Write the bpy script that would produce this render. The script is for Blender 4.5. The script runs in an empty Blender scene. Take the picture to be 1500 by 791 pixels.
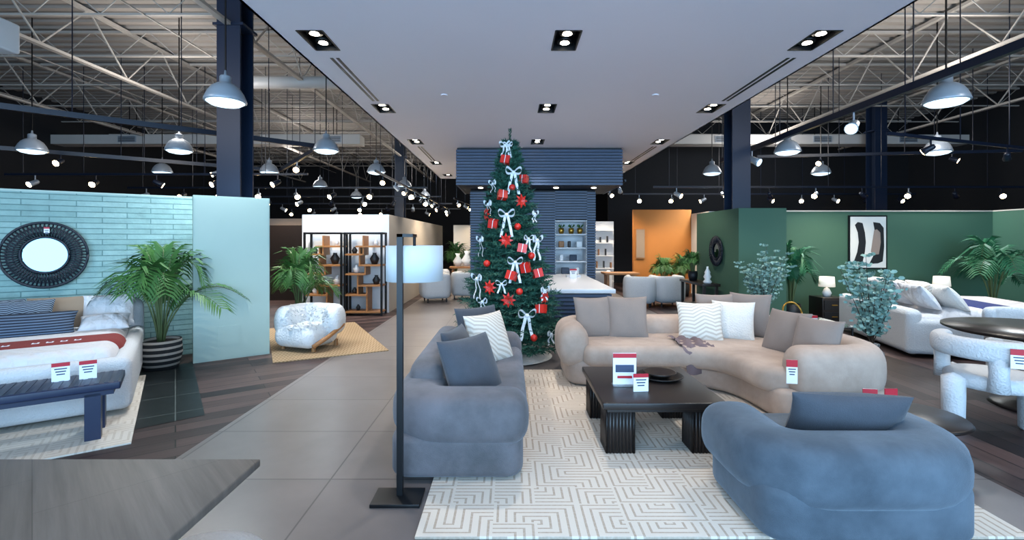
import bpy, math, random
from mathutils import Vector, Matrix
R = random.Random(11)
pi = math.pi
sc = bpy.context.scene

# ------------------------------------------------------------------ materials
def lin(c):
    if isinstance(c, str):
        c = c.lstrip('#'); c = [int(c[i:i+2], 16)/255 for i in (0, 2, 4)]
    return tuple(((x/12.92) if x <= .04045 else ((x+.055)/1.055)**2.4) for x in c)

def newmat(name):
    m = bpy.data.materials.new(name); m.use_nodes = True
    nt = m.node_tree
    return m, nt, nt.nodes['Principled BSDF']

def setp(p, col, rough, metal=0, sheen=0, spec=None, trans=0):
    p.inputs['Base Color'].default_value = (*col, 1)
    p.inputs['Roughness'].default_value = rough
    p.inputs['Metallic'].default_value = metal
    if sheen:
        p.inputs['Sheen Weight'].default_value = sheen
        p.inputs['Sheen Roughness'].default_value = .4
    if spec is not None: p.inputs['Specular IOR Level'].default_value = spec
    if trans: p.inputs['Transmission Weight'].default_value = trans

def math_(nt, op, a, b=None, c=None):
    n = nt.nodes.new('ShaderNodeMath'); n.operation = op
    for i, v in enumerate((a, b, c)):
        if v is None: continue
        if isinstance(v, (int, float)): n.inputs[i].default_value = v
        else: nt.links.new(v, n.inputs[i])
    return n.outputs[0]

def mixc(nt, fac, a, b, mode='MIX'):
    n = nt.nodes.new('ShaderNodeMixRGB'); n.blend_type = mode
    for i, v in enumerate((fac, a, b)):
        if isinstance(v, (int, float)): n.inputs[i].default_value = v
        elif isinstance(v, tuple): n.inputs[i].default_value = (*v, 1) if len(v) == 3 else v
        else: nt.links.new(v, n.inputs[i])
    return n.outputs[0]

def noise(nt, scale, detail=3, vec=None, rough=.5):
    n = nt.nodes.new('ShaderNodeTexNoise'); n.inputs['Scale'].default_value = scale
    n.inputs['Detail'].default_value = detail; n.inputs['Roughness'].default_value = rough
    if vec is None: vec = coord(nt)
    nt.links.new(vec, n.inputs['Vector'])
    return n.outputs['Fac']

def coord(nt):
    for n in nt.nodes:
        if n.type == 'TEX_COORD': return n.outputs['Object']
    return nt.nodes.new('ShaderNodeTexCoord').outputs['Object']

def mapping(nt, rot=(0, 0, 0), scale=(1, 1, 1), vec=None):
    n = nt.nodes.new('ShaderNodeMapping')
    n.inputs['Rotation'].default_value = rot; n.inputs['Scale'].default_value = scale
    nt.links.new(vec if vec is not None else coord(nt), n.inputs['Vector'])
    return n.outputs[0]

def bump(nt, p, h, strength, dist=.01):
    b = nt.nodes.new('ShaderNodeBump'); b.inputs['Strength'].default_value = strength
    b.inputs['Distance'].default_value = dist
    nt.links.new(h, b.inputs['Height']); nt.links.new(b.outputs[0], p.inputs['Normal'])

def mat(name, col, rough=.5, metal=0, var=0, vs=5, bs=0, bstr=.3, sheen=0, spec=None, trans=0, emit=0, ecol=None, bd=.01):
    m, nt, p = newmat(name); col = lin(col)
    setp(p, col, rough, metal, sheen, spec, trans)
    if var:
        f = noise(nt, vs)
        o = mixc(nt, f, tuple(x*(1-var) for x in col), tuple(min(1, x*(1+var)) for x in col))
        nt.links.new(o, p.inputs['Base Color'])
    if bs: bump(nt, p, noise(nt, bs, 4), bstr, bd)
    if emit:
        p.inputs['Emission Color'].default_value = (*(lin(ecol) if ecol else col), 1)
        p.inputs['Emission Strength'].default_value = emit
    return m

def brickmat(name, c1, c2, mort, w, h, msize, rough, axis='xy', rot=0, off=.5, var=.15, vs=3, bstr=.3, grain=None, bd=.01, spec=.5):
    m, nt, p = newmat(name); p.inputs['Roughness'].default_value = rough
    p.inputs['Specular IOR Level'].default_value = spec
    if axis == 'xz': v = mapping(nt, rot=(-pi/2, 0, 0))
    else: v = mapping(nt, rot=(0, 0, rot))
    b = nt.nodes.new('ShaderNodeTexBrick')
    nt.links.new(v, b.inputs['Vector'])
    b.inputs['Scale'].default_value = 1; b.inputs['Brick Width'].default_value = w
    b.inputs['Row Height'].default_value = h; b.inputs['Mortar Size'].default_value = msize
    b.inputs['Mortar Smooth'].default_value = .2; b.offset = off
    b.inputs['Color1'].default_value = (*lin(c1), 1); b.inputs['Color2'].default_value = (*lin(c2), 1)
    b.inputs['Mortar'].default_value = (*lin(mort), 1)
    if grain: f = noise(nt, 1, 4, mapping(nt, scale=grain, vec=v), .6)
    else: f = noise(nt, vs, 5, v, .6)
    d = mixc(nt, f, (1-var,)*3, (1+var,)*3)
    o = mixc(nt, 1.0, b.outputs['Color'], d, 'MULTIPLY')
    nt.links.new(o, p.inputs['Base Color'])
    hgt = math_(nt, 'ADD', math_(nt, 'MULTIPLY', b.outputs['Fac'], -1.0), math_(nt, 'MULTIPLY', f, .5))
    bump(nt, p, hgt, bstr, bd)
    return m

def rugmat(name, c1, c2, cell=.3, n=5, line=.17, asp=1.0):
    m, nt, p = newmat(name); p.inputs['Roughness'].default_value = .95
    sx = nt.nodes.new('ShaderNodeSeparateXYZ'); nt.links.new(coord(nt), sx.inputs[0])
    u = math_(nt, 'DIVIDE', sx.outputs[0], cell*asp); v = math_(nt, 'DIVIDE', sx.outputs[1], cell)
    cx = nt.nodes.new('ShaderNodeCombineXYZ')
    nt.links.new(math_(nt, 'FLOOR', u), cx.inputs[0]); nt.links.new(math_(nt, 'FLOOR', v), cx.inputs[1])
    wn = nt.nodes.new('ShaderNodeTexWhiteNoise'); wn.noise_dimensions = '2D'; nt.links.new(cx.outputs[0], wn.inputs['Vector'])
    sp = nt.nodes.new('ShaderNodeSeparateColor'); nt.links.new(wn.outputs['Color'], sp.inputs[0])
    r1 = math_(nt, 'GREATER_THAN', sp.outputs[0], .5); r2 = math_(nt, 'GREATER_THAN', sp.outputs[1], .5)
    fu = math_(nt, 'ABSOLUTE', math_(nt, 'SUBTRACT', math_(nt, 'FRACT', u), r1))
    fv = math_(nt, 'ABSOLUTE', math_(nt, 'SUBTRACT', math_(nt, 'FRACT', v), r2))
    t = math_(nt, 'FRACT', math_(nt, 'MULTIPLY', math_(nt, 'MAXIMUM', fu, fv), n))
    k = math_(nt, 'LESS_THAN', math_(nt, 'ABSOLUTE', math_(nt, 'SUBTRACT', t, .5)), line)
    nz = noise(nt, 60, 3)
    k2 = math_(nt, 'MULTIPLY', k, math_(nt, 'ADD', nz, .35))
    o = mixc(nt, k2, lin(c1), lin(c2))
    nt.links.new(o, p.inputs['Base Color'])
    bump(nt, p, math_(nt, 'ADD', math_(nt, 'MULTIPLY', k, -1), math_(nt, 'MULTIPLY', nz, .6)), .5, .006)
    return m

def stripemat(name, c1, c2, axis, freq, duty=.5, rough=.85, dash=None):
    m, nt, p = newmat(name); p.inputs['Roughness'].default_value = rough
    sx = nt.nodes.new('ShaderNodeSeparateXYZ'); nt.links.new(coord(nt), sx.inputs[0])
    f = math_(nt, 'FRACT', math_(nt, 'MULTIPLY', sx.outputs[axis], freq))
    k = math_(nt, 'GREATER_THAN', f, duty)
    nt.links.new(mixc(nt, k, lin(c1), lin(c2)), p.inputs['Base Color'])
    bump(nt, p, noise(nt, 150, 2), .3, .004)
    return m

def zigmat(name, c1, c2, freq=14, rough=.9):
    m, nt, p = newmat(name); p.inputs['Roughness'].default_value = rough
    sx = nt.nodes.new('ShaderNodeSeparateXYZ'); nt.links.new(coord(nt), sx.inputs[0])
    z = math_(nt, 'PINGPONG', math_(nt, 'MULTIPLY', sx.outputs[0], freq*.5), 1.0)
    f = math_(nt, 'FRACT', math_(nt, 'ADD', math_(nt, 'MULTIPLY', math_(nt, 'ADD', sx.outputs[1], sx.outputs[2]), freq), z))
    k = math_(nt, 'GREATER_THAN', f, .55)
    nt.links.new(mixc(nt, k, lin(c1), lin(c2)), p.inputs['Base Color'])
    bump(nt, p, noise(nt, 100, 2), .4, .006)
    return m

def leafmat(name, c1, c2, rough=.45, vs=6):
    m, nt, p = newmat(name); setp(p, lin(c1), rough, spec=.3)
    nt.links.new(mixc(nt, noise(nt, vs, 3), lin(c1), lin(c2)), p.inputs['Base Color'])
    return m

def velvet(name, col, col2, sh=.2, tint=(1, 1, 1)):
    m, nt, p = newmat(name); setp(p, lin(col), .8, sheen=sh)
    p.inputs['Sheen Tint'].default_value = (*tint, 1)
    f = noise(nt, 2.6, 5, None, .62)
    r = nt.nodes.new('ShaderNodeValToRGB'); nt.links.new(f, r.inputs[0])
    r.color_ramp.elements[0].position = .36; r.color_ramp.elements[1].position = .64
    r.color_ramp.elements[0].color = (*lin(col), 1); r.color_ramp.elements[1].color = (*lin(col2), 1)
    nt.links.new(r.outputs[0], p.inputs['Base Color'])
    bump(nt, p, math_(nt, 'ADD', noise(nt, 250, 2), math_(nt, 'MULTIPLY', noise(nt, 7, 3), 2.5)), .3, .01)
    return m

M_soffit = mat('soffit_paint', '#e0dde8', .6, var=.02, vs=1)
M_black = mat('black_metal', '#0c0e12', .4, .3)
M_blackwood = mat('black_wood', '#211a18', .34, var=.2, vs=8)
M_navyslat = mat('navy_slat_wood', '#33435f', .42, var=.2, vs=5)
M_navydark = mat('navy_dark', '#0f1520', .6)
M_navyf = mat('navy_furniture', '#16233f', .4)
M_column = mat('column_paint', '#16243b', .4)
M_darkwall = mat('dark_wall_paint', '#0d1118', .85, var=.1)
M_deck = mat('roof_deck_paint', '#948e88', .7, var=.06, vs=1)
M_truss = mat('truss_paint', '#aca7a1', .55)
M_white = mat('white_paint', '#d8dbdf', .5)
M_offwhite = mat('offwhite_wall', '#b8afa3', .7, var=.03)
M_panel = mat('mint_panel_paint', '#a1b5ac', .5, var=.02)
M_green = mat('green_wall_paint', '#375a48', .7, var=.03, vs=2)
M_orange = mat('orange_wall_paint', '#a96828', .7, var=.05)
M_taupe = mat('taupe_wall_paint', '#857970', .8)
M_brick = brickmat('mint_stacked_stone', '#7d9d99', '#8eaca8', '#5f8280', .5, .07, .005, .75, axis='xz', var=.25, vs=9, bstr=1, bd=.03)
M_tile = brickmat('grey_floor_tile', '#676160', '#716b69', '#464141', 1.2, .8, .006, .32, var=.4, vs=1.2, bstr=.08, off=0, spec=.45)
M_wood = brickmat('dark_plank_floor', '#1e1617', '#54423f', '#0c0909', 1.6, .18, .006, .45, rot=pi/2, var=.5, grain=(1.2, 18, 1), bstr=.2, spec=.22)
M_wood2 = brickmat('dark_plank_floor_angled', '#1e1617', '#54423f', '#0c0909', 1.6, .18, .006, .45, rot=math.radians(-35), var=.5, grain=(1.2, 18, 1), bstr=.2, spec=.22)
M_slate = brickmat('slate_tile', '#121719', '#181e20', '#4c5352', .6, .6, .006, .38, rot=math.radians(-35), var=.25, vs=3, bstr=.1, off=0, spec=.25)
M_rug = rugmat('maze_rug', '#cbc1b5', '#a39383', .19, 5, .14, 1.3)
M_rugb = rugmat('cream_rug', '#c6bfb5', '#b3aa9e', .2, 4)
M_herr = zigmat('herringbone_rug', '#a0876a', '#816b4b', 22)
M_velvet = velvet('taupe_velvet', '#4a494c', '#656267', .22, (.7, .85, 1))
M_velvetblue = velvet('grey_velvet', '#3c4752', '#54606c', .28, (.7, .85, 1))
M_beige = velvet('beige_velvet', '#9a877a', '#b09d90', .1)
M_pilD = mat('pillow_dark', '#424750', .9, var=.16, vs=14, bs=160, bstr=.4, sheen=.2)
M_pilG = mat('pillow_taupe', '#85776f', .9, var=.1, bs=180, bstr=.4, sheen=.1)
M_pilW = mat('pillow_white', '#dcd6cf', .95, var=.06, vs=20, bs=60, bstr=.7, bd=.02)
M_pilP = zigmat('pillow_pattern', '#d8d2c9', '#beb3a6', 18)
M_pilN = stripemat('pillow_navy_stripe', '#1c2636', '#5b6b80', 2, 38, .6)
M_pilNx = zigmat('pillow_navy_pattern', '#232d3c', '#7e8a98', 30)
M_pilT = mat('pillow_tan', '#8a7765', .9, bs=160)
M_throwR = mat('throw_maroon', '#7a2a26', .9, bs=120, var=.1)
M_throwN = mat('throw_navy', '#1d2c66', .9, bs=120, var=.1)
M_throwG = mat('throw_mauve', '#6d5e62', .9, bs=90, var=.15)
def quiltmat():
    m, nt, p = newmat('quilt_white'); setp(p, lin('#cccacc'), .9)
    sx = nt.nodes.new('ShaderNodeSeparateXYZ'); nt.links.new(coord(nt), sx.inputs[0])
    a = math_(nt, 'PINGPONG', math_(nt, 'MULTIPLY', math_(nt, 'ADD', sx.outputs[0], sx.outputs[1]), 11), 1.0)
    c = math_(nt, 'PINGPONG', math_(nt, 'MULTIPLY', math_(nt, 'SUBTRACT', sx.outputs[0], sx.outputs[1]), 11), 1.0)
    bump(nt, p, math_(nt, 'ADD', math_(nt, 'MINIMUM', a, c), noise(nt, 20, 3)), .6, .025)
    return m
M_quilt = quiltmat()
M_boucle = mat('boucle_white', '#c6c8cb', .95, var=.05, vs=40, bs=70, bstr=.8, bd=.012)
M_fluff = mat('shearling_white', '#d6d9db', 1, var=.05, vs=30, bs=34, bstr=.8, bd=.02)
M_oak = mat('oak_wood', '#9a6a3f', .5, var=.2, vs=9)
M_gtable = brickmat('grey_oak_veneer', '#5b534b', '#69615a', '#48423c', .6, .6, .001, .42, rot=pi/4, var=.5, grain=(2, 40, 1), bstr=.05, spec=.28)
M_card = mat('card_white', '#e8ebf0', .5)
M_red = mat('card_red', '#b3142a', .5)
M_ink = mat('card_ink', '#33415c', .6)
M_ornred = mat('ornament_red', '#c8241a', .35, var=.15, vs=10)
M_ribbon = mat('ribbon_white', '#e0e6ea', .5, sheen=.2)
M_needle = leafmat('fir_needles', '#173f37', '#356655', .6, 9)
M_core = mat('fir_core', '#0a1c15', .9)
M_bark = mat('bark', '#3d2c20', .9, bs=30)
M_palm = leafmat('palm_leaf', '#1f4d26', '#4a7436', .5, 5)
M_palm2 = leafmat('palm_leaf_teal', '#174c38', '#3b7a50', .5, 5)
M_euca = leafmat('eucalyptus_leaf', '#587f77', '#9dbbb1', .6, 9)
M_stem = mat('stem', '#4b5a34', .7)
M_pot = stripemat('striped_basket', '#15171b', '#a39a90', 2, 14, .6)
M_potblk = mat('pot_black', '#16181c', .5)
M_soil = mat('soil', '#2a2019', 1)
M_mirror = mat('mirror_glass', '#6c8496', .03, 1)
M_rattan = mat('rattan_black', '#0e1624', .55, bs=60)
M_glass = mat('glass', '#dfe9ee', .05, trans=.9)
M_gold = mat('brass_pot', '#b08a3c', .3, .8)
M_alum = mat('lamp_dome', '#a3adb9', .35, .3)
M_lens = mat('highbay_lens', '#d8f0ff', .5, emit=1.6, ecol='#d4efff')
M_dl = mat('downlight_lens', '#fff4e0', .5, emit=12, ecol='#fff3df')
M_star = mat('track_lens', '#fff0d8', .5, emit=40, ecol='#ffdca6')
M_shade = mat('lampshade', '#b9c2c8', .8, emit=.05, ecol='#dfeef2')
M_shade2 = mat('lampshade_lit', '#f2eadc', .8, emit=.5, ecol='#fff0dc')
M_canvas = mat('canvas', '#c9cbc8', .8)
M_vase = mat('ceramic_white', '#dfe2e4', .35)
M_duct = mat('duct_paint', '#bdbbb9', .5)
M_marble = mat('counter_white', '#e0e2e6', .25)
M_track = mat('track_black', '#101a2c', .4)

# ------------------------------------------------------------------ mesh builder
def T(x=0, y=0, z=0, rx=0, ry=0, rz=0):
    r = math.radians
    return Matrix.Translation((x, y, z)) @ Matrix.Rotation(r(rz), 4, 'Z') @ Matrix.Rotation(r(ry), 4, 'Y') @ Matrix.Rotation(r(rx), 4, 'X')

def fillet(pts, r, seg=6, closed=False):
    out = []; n = len(pts)
    for i, p in enumerate(pts):
        p = Vector(p)
        if not closed and i in (0, n-1): out.append(p); continue
        a = Vector(pts[i-1]); b = Vector(pts[(i+1) % n])
        rr = r[i] if isinstance(r, (list, tuple)) else r
        p0 = p+(a-p).normalized()*min(rr, (a-p).length*.49); p1 = p+(b-p).normalized()*min(rr, (b-p).length*.49)
        for k in range(seg+1):
            t = k/seg
            out.append(p0*(1-t)**2+p*2*t*(1-t)+p1*t*t)
    return out

class B:
    def __init__(s, name): s.n = name; s.v = []; s.f = []; s.mi = []; s.sm = []; s.mats = []
    def add(s, vs, fs, m, M=None, smooth=False):
        if m not in s.mats: s.mats.append(m)
        k = s.mats.index(m); o = len(s.v)
        s.v += [tuple(M @ Vector(v)) for v in vs] if M is not None else [tuple(v) for v in vs]
        for f in fs: s.f.append([i+o for i in f]); s.mi.append(k); s.sm.append(smooth)
    def box(s, c, d, m, rz=0, M=None):
        x, y, z = d[0]/2, d[1]/2, d[2]/2
        vs = [(-x, -y, -z), (x, -y, -z), (x, y, -z), (-x, y, -z), (-x, -y, z), (x, -y, z), (x, y, z), (-x, y, z)]
        fs = [(0, 3, 2, 1), (4, 5, 6, 7), (0, 1, 5, 4), (1, 2, 6, 5), (2, 3, 7, 6), (3, 0, 4, 7)]
        m4 = T(*c, rz=rz)
        s.add(vs, fs, m, (M @ m4) if M is not None else m4)
    def bb(s, x0, x1, y0, y1, z0, z1, m, M=None):
        s.box(((x0+x1)/2, (y0+y1)/2, (z0+z1)/2), (abs(x1-x0), abs(y1-y0), abs(z1-z0)), m, M=M)
    def rbox(s, c, d, r, m, seg=4, M=None, rz=0, mid=1):
        h = [x/2 for x in d]; r = min(r, min(h)*.999)
        ax = []
        for a in h:
            L = [-a+r*i/seg for i in range(seg+1)]
            inner = [(-a+r)+(2*(a-r))*j/(mid+1) for j in range(1, mid+1)]
            L = L+inner+[-x for x in reversed(L)]
            ax.append(L)
        vs = []; idx = {}; fs = []
        def vid(p):
            k = tuple(round(q, 6) for q in p)
            if k in idx: return idx[k]
            q = [max(-h[i]+r, min(h[i]-r, p[i])) for i in range(3)]
            dv = Vector([p[i]-q[i] for i in range(3)])
            if dv.length > 1e-9: dv = dv.normalized()*r
            idx[k] = len(vs); vs.append(tuple(Vector(q)+dv)); return idx[k]
        for a in range(3):
            u, w = (a+1) % 3, (a+2) % 3
            for sg in (-1, 1):
                for i in range(len(ax[u])-1):
                    for j in range(len(ax[w])-1):
                        q = []
                        for (ii, jj) in ((i, j), (i+1, j), (i+1, j+1), (i, j+1)):
                            p = [0, 0, 0]; p[a] = sg*h[a]; p[u] = ax[u][ii]; p[w] = ax[w][jj]; q.append(vid(p))
                        if len(set(q)) >= 3:
                            fs.append(q if sg > 0 else q[::-1])
        m4 = T(*c, rz=rz)
        s.add(vs, fs, m, (M @ m4) if M is not None else m4, True)
    def lathe(s, prof, c, m, seg=24, M=None, smooth=True):
        vs = []; fs = []; n = len(prof)
        for (r, z) in prof:
            for k in range(seg):
                a = 2*pi*k/seg; vs.append((r*math.cos(a), r*math.sin(a), z))
        for i in range(n-1):
            for k in range(seg):
                k2 = (k+1) % seg
                fs.append((i*seg+k, i*seg+k2, (i+1)*seg+k2, (i+1)*seg+k))
        if prof[0][0] > 1e-4: fs.append(tuple(range(seg))[::-1])
        if prof[-1][0] > 1e-4: fs.append(tuple((n-1)*seg+k for k in range(seg)))
        m4 = T(*c); s.add(vs, fs, m, (M @ m4) if M is not None else m4, smooth)
    def cyl(s, c, r, h, m, seg=20, M=None, r2=None):
        s.lathe([(r, 0), (r if r2 is None else r2, h)], c, m, seg, M, False)
    def ball(s, c, r, m, seg=16, sz=1, M=None):
        s.lathe([(max(r*math.sin(pi*i/8), 1e-5), -r*sz*math.cos(pi*i/8)) for i in range(9)], c, m, seg, M)
    def tube(s, pts, r, m, seg=6, M=None, smooth=True):
        pts = [Vector(p) for p in pts]; n = len(pts); vs = []; fs = []
        for i, p in enumerate(pts):
            d = (pts[min(i+1, n-1)]-pts[max(i-1, 0)]).normalized()
            up = Vector((0, 0, 1)) if abs(d.z) < .95 else Vector((0, 1, 0))
            a = d.cross(up).normalized(); b = a.cross(d)
            rr = r[i] if isinstance(r, (list, tuple)) else r
            for k in range(seg):
                t = 2*pi*(k+.5)/seg; vs.append(p+a*rr*math.cos(t)+b*rr*math.sin(t))
        for i in range(n-1):
            for k in range(seg):
                k2 = (k+1) % seg; fs.append((i*seg+k, i*seg+k2, (i+1)*seg+k2, (i+1)*seg+k))
        fs.append(tuple(range(seg))[::-1]); fs.append(tuple((n-1)*seg+k for k in range(seg)))
        s.add(vs, fs, m, M, smooth)
    def puff(s, pts, w, h, z, m, n=3.0, cap=.12, seg=28, M=None):
        pts = [Vector((p[0], p[1], 0)) for p in pts]; N = len(pts); rings = []
        def dr(i): return (pts[min(i+1, N-1)]-pts[max(i-1, 0)]).normalized()
        K = 7
        for i in range(K, 0, -1):
            t = math.sin(i/K*pi/2); rings.append((pts[0]-dr(0)*cap*t, dr(0), max((1-t**2.5)**.4, .03)))
        for i in range(N): rings.append((pts[i], dr(i), 1))
        for i in range(1, K+1):
            t = math.sin(i/K*pi/2); rings.append((pts[-1]+dr(N-1)*cap*t, dr(N-1), max((1-t**2.5)**.4, .03)))
        vs = []; fs = []
        for (c, d, sca) in rings:
            a = Vector((d.y, -d.x, 0))
            for k in range(seg):
                t = 2*pi*k/seg; cs, sn = math.cos(t), math.sin(t)
                x = math.copysign(abs(cs)**(2/n), cs)*w/2*sca; y = math.copysign(abs(sn)**(2/n), sn)*h/2*sca
                vs.append(c+a*x+Vector((0, 0, z+y)))
        for i in range(len(rings)-1):
            for k in range(seg):
                k2 = (k+1) % seg; fs.append((i*seg+k, i*seg+k2, (i+1)*seg+k2, (i+1)*seg+k))
        fs.append(tuple(range(seg))[::-1]); fs.append(tuple((len(rings)-1)*seg+k for k in range(seg)))
        s.add(vs, fs, m, M, True)
    def prism(s, pts, z0, z1, r, m, k=5, M=None):
        P = [Vector((p[0], p[1])) for p in pts]; n = len(P)
        area = sum(P[i].x*P[(i+1) % n].y-P[(i+1) % n].x*P[i].y for i in range(n))
        if area < 0: P = P[::-1]
        nor = []
        for i in range(n):
            d = (P[(i+1) % n]-P[i-1]).normalized(); nor.append(Vector((d.y, -d.x)))
        vs = []; fs = []; lay = []
        for i in range(k+1):
            a = -pi/2+pi/2*i/k; lay.append((r*(1-math.cos(a)), z0+r+r*math.sin(a)))
        for i in range(k+1):
            a = pi/2*i/k; lay.append((r*(1-math.cos(a)), z1-r+r*math.sin(a)))
        for (ins, z) in lay:
            for i in range(n):
                q = P[i]-nor[i]*ins; vs.append((q.x, q.y, z))
        L = len(lay)
        for j in range(L-1):
            for i in range(n):
                i2 = (i+1) % n; fs.append((j*n+i, j*n+i2, (j+1)*n+i2, (j+1)*n+i))
        s.add(vs, fs, m, M, True)
        s.add([vs[(L-1)*n+i] for i in range(n)], [tuple(range(n))], m, M, False)
        s.add([vs[i] for i in range(n)], [tuple(range(n))[::-1]], m, M, False)
    def pillow(s, w, h, t, M, m, n=12):
        vs = []; fs = []
        for sg in (1, -1):
            o = len(vs)
            for i in range(n+1):
                for j in range(n+1):
                    u = -1+2*i/n; v = -1+2*j/n
                    u = math.sin(u*pi/2); v = math.sin(v*pi/2)
                    x = w/2*u*(1-.07*(1-v*v)); y = h/2*v*(1-.07*(1-u*u))
                    z = sg*t/2*(max(0, (1-u*u)*(1-v*v)))**.42
                    z += .008*math.sin(5*u+3*v)*(1-u*u)*(1-v*v)
                    vs.append((x, y, z))
            for i in range(n):
                for j in range(n):
                    q = (o+i*(n+1)+j, o+(i+1)*(n+1)+j, o+(i+1)*(n+1)+j+1, o+i*(n+1)+j+1)
                    fs.append(q if sg > 0 else q[::-1])
        s.add(vs, fs, m, M, True)
    def done(s, loc=(0, 0, 0), rz=0, weld=False):
        me = bpy.data.meshes.new(s.n); me.from_pydata(s.v, [], s.f)
        for m in s.mats: me.materials.append(m)
        me.polygons.foreach_set('material_index', s.mi); me.polygons.foreach_set('use_smooth', s.sm)
        me.update()
        o = bpy.data.objects.new(s.n, me); sc.collection.objects.link(o)
        o.location = loc; o.rotation_euler = (0, 0, math.radians(rz))
        return o

def card(b, M, w=.09, h=.13, head=.035):
    b.box((0, 0, h/2), (w, .006, h), M_card, M=M)
    b.box((0, -.001, h-head/2), (w+.001, .007, head), M_red, M=M)
    for i in range(3):
        b.box((0, -.001, h-head-.018-.022*i), (w*(.7-.12*i), .0075, .009), M_ink, M=M)

# ------------------------------------------------------------------ room shell
X0, X1, Y0, Y1, ZR = -15, 15, -4, 28, 6.2
b = B('floor')
def quad(b, pts, m, z=0): b.add([(x, y, z) for x, y in pts], [tuple(range(len(pts)))], m)
quad(b, [(-2.45, Y0), (3.2, Y0), (3.2, Y1), (-2.45, Y1)], M_tile)
quad(b, [(X0, Y0), (-2.45, Y0), (-2.45, 3.4), (X0, 3.0)], M_tile)
quad(b, [(X0, 3.0), (-2.45, 3.4), (-2.45, Y1), (X0, Y1)], M_wood2)
quad(b, [(3.2, Y0), (X1, Y0), (X1, Y1), (3.2, Y1)], M_wood)
b.bb(X0, X1, Y0, Y1, -.2, -.01, M_darkwall)
b.done()
b = B('slate_floor_inlay')
pp = [(-2.79, 4.37), (-4.15, 6.25), (-5.4, 5.4), (-3.24, 3.98)]
quad(b, pp, M_slate, .003); b.done()

b = B('ceiling')
vs = []; fs = []; n = 0; y = Y0; prof = []
while y < Y1:
    prof += [(y, ZR), (y+.10, ZR), (y+.14, ZR-.06), (y+.26, ZR-.06)]; y += .3
for (yy, zz) in prof: vs += [(X0, yy, zz), (X1, yy, zz)]
for i in range(len(prof)-1): fs.append((2*i, 2*i+1, 2*i+3, 2*i+2))
b.add(vs, fs, M_deck); b.done()

for nm, a in (('wall_left', (X0-.1, X0, Y0, Y1)), ('wall_right', (X1, X1+.1, Y0, Y1)), ('wall_back', (X0, X1, Y1, Y1+.1))):
    b = B(nm); b.bb(*a, 0, ZR, M_darkwall); b.done()
b = B('wall_back_right'); b.bb(3.7, X1, 18, 18.1, 0, ZR, M_darkwall); b.done()
b = B('window_storefront')
b.bb(X0, X1, Y0-.1, Y0, 4.2, ZR, M_darkwall)
b.bb(X0, -9, Y0-.1, Y0, 0, 4.2, M_darkwall); b.bb(9, X1, Y0-.1, Y0, 0, 4.2, M_darkwall)
x = -9
while x <= 9: b.bb(x-.05, x+.05, Y0-.1, Y0, 0, 4.2, M_black); x += 1.8
b.bb(-9, 9, Y0-.1, Y0, 2.6, 2.7, M_black); b.bb(-9, 9, Y0-.1, Y0, 0, .25, M_black)
b.done()

# dropped soffit with recessed downlight openings
b = B('ceiling_soffit')
SX0, SX1, SY0, SY1, SZ = -2.37, 3.57, -3.6, 16.3, 3.7
dls = []
for y in (2.45, 5.03, 7.62, 10.2, 13.0, 15.4):
    for x in (-2.01, .59, 3.2):
        if x == .59 and y > 10.5: continue
        dls.append((x, y))
hx, hy = .13, .25
def in_hole(x, y):
    for (a, c) in dls:
        if abs(x-a) < hx and abs(y-c) < hy: return True
    return False
xs = sorted({SX0, SX1} | {a-hx for a, c in dls} | {a+hx for a, c in dls})
ys = sorted({SY0, SY1} | {c-hy for a, c in dls} | {c+hy for a, c in dls})
for i in range(len(xs)-1):
    for j in range(len(ys)-1):
        if not in_hole((xs[i]+xs[i+1])/2, (ys[j]+ys[j+1])/2):
            b.add([(xs[i], ys[j], SZ), (xs[i+1], ys[j], SZ), (xs[i+1], ys[j+1], SZ), (xs[i], ys[j+1], SZ)], [(0, 3, 2, 1)], M_soffit)
b.bb(SX0, SX0+.03, SY0, SY1, SZ, SZ+.45, M_soffit); b.bb(SX1-.03, SX1, SY0, SY1, SZ, SZ+.45, M_soffit)
b.bb(SX0, SX1, SY0, SY0+.03, SZ, SZ+.45, M_soffit); b.bb(SX0, SX1, SY1-.03, SY1, SZ, SZ+.45, M_soffit)
b.bb(SX0, SX1, SY0, SY1, SZ+.42, SZ+.45, M_soffit)
for x in (-2.02, 3.24):
    for (a, c) in ((5.5, 7.2), (10.7, 12.6)):
        for dx in (-.035, .035): b.bb(x+dx-.018, x+dx+.018, a, c, SZ-.004, SZ+.01, M_black)
for (x, y) in ((-.95, 6.9), (2.1, 6.9), (.2, 12)): b.cyl((x, y, SZ-.012), .05, .012, M_soffit, 16)
for x in (-2.2, 3.4):
    for y in (0, 5, 10, 15): b.bb(x-.01, x+.01, y-.01, y+.01, SZ+.44, ZR, M_black)
b.done()
for (x, y) in dls:
    b = B('recessed_downlight')
    for s_ in (-1, 1):
        b.bb(x+s_*hx-.008, x+s_*hx+.008, y-hy, y+hy, SZ-.004, SZ+.14, M_black)
        b.bb(x-hx, x+hx, y+s_*hy-.008, y+s_*hy+.008, SZ-.004, SZ+.14, M_black)
    b.bb(x-hx, x+hx, y-hy, y+hy, SZ+.13, SZ+.15, M_black)
    for dy in (-.115, .115):
        b.lathe([(.085, .0), (.08, .04), (.05, .08)], (x, y+dy, SZ+.03), M_black, 16)
        b.lathe([(.05, 0), (.045, .012)], (x, y+dy, SZ+.02), M_dl, 16)
    b.done()

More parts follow.
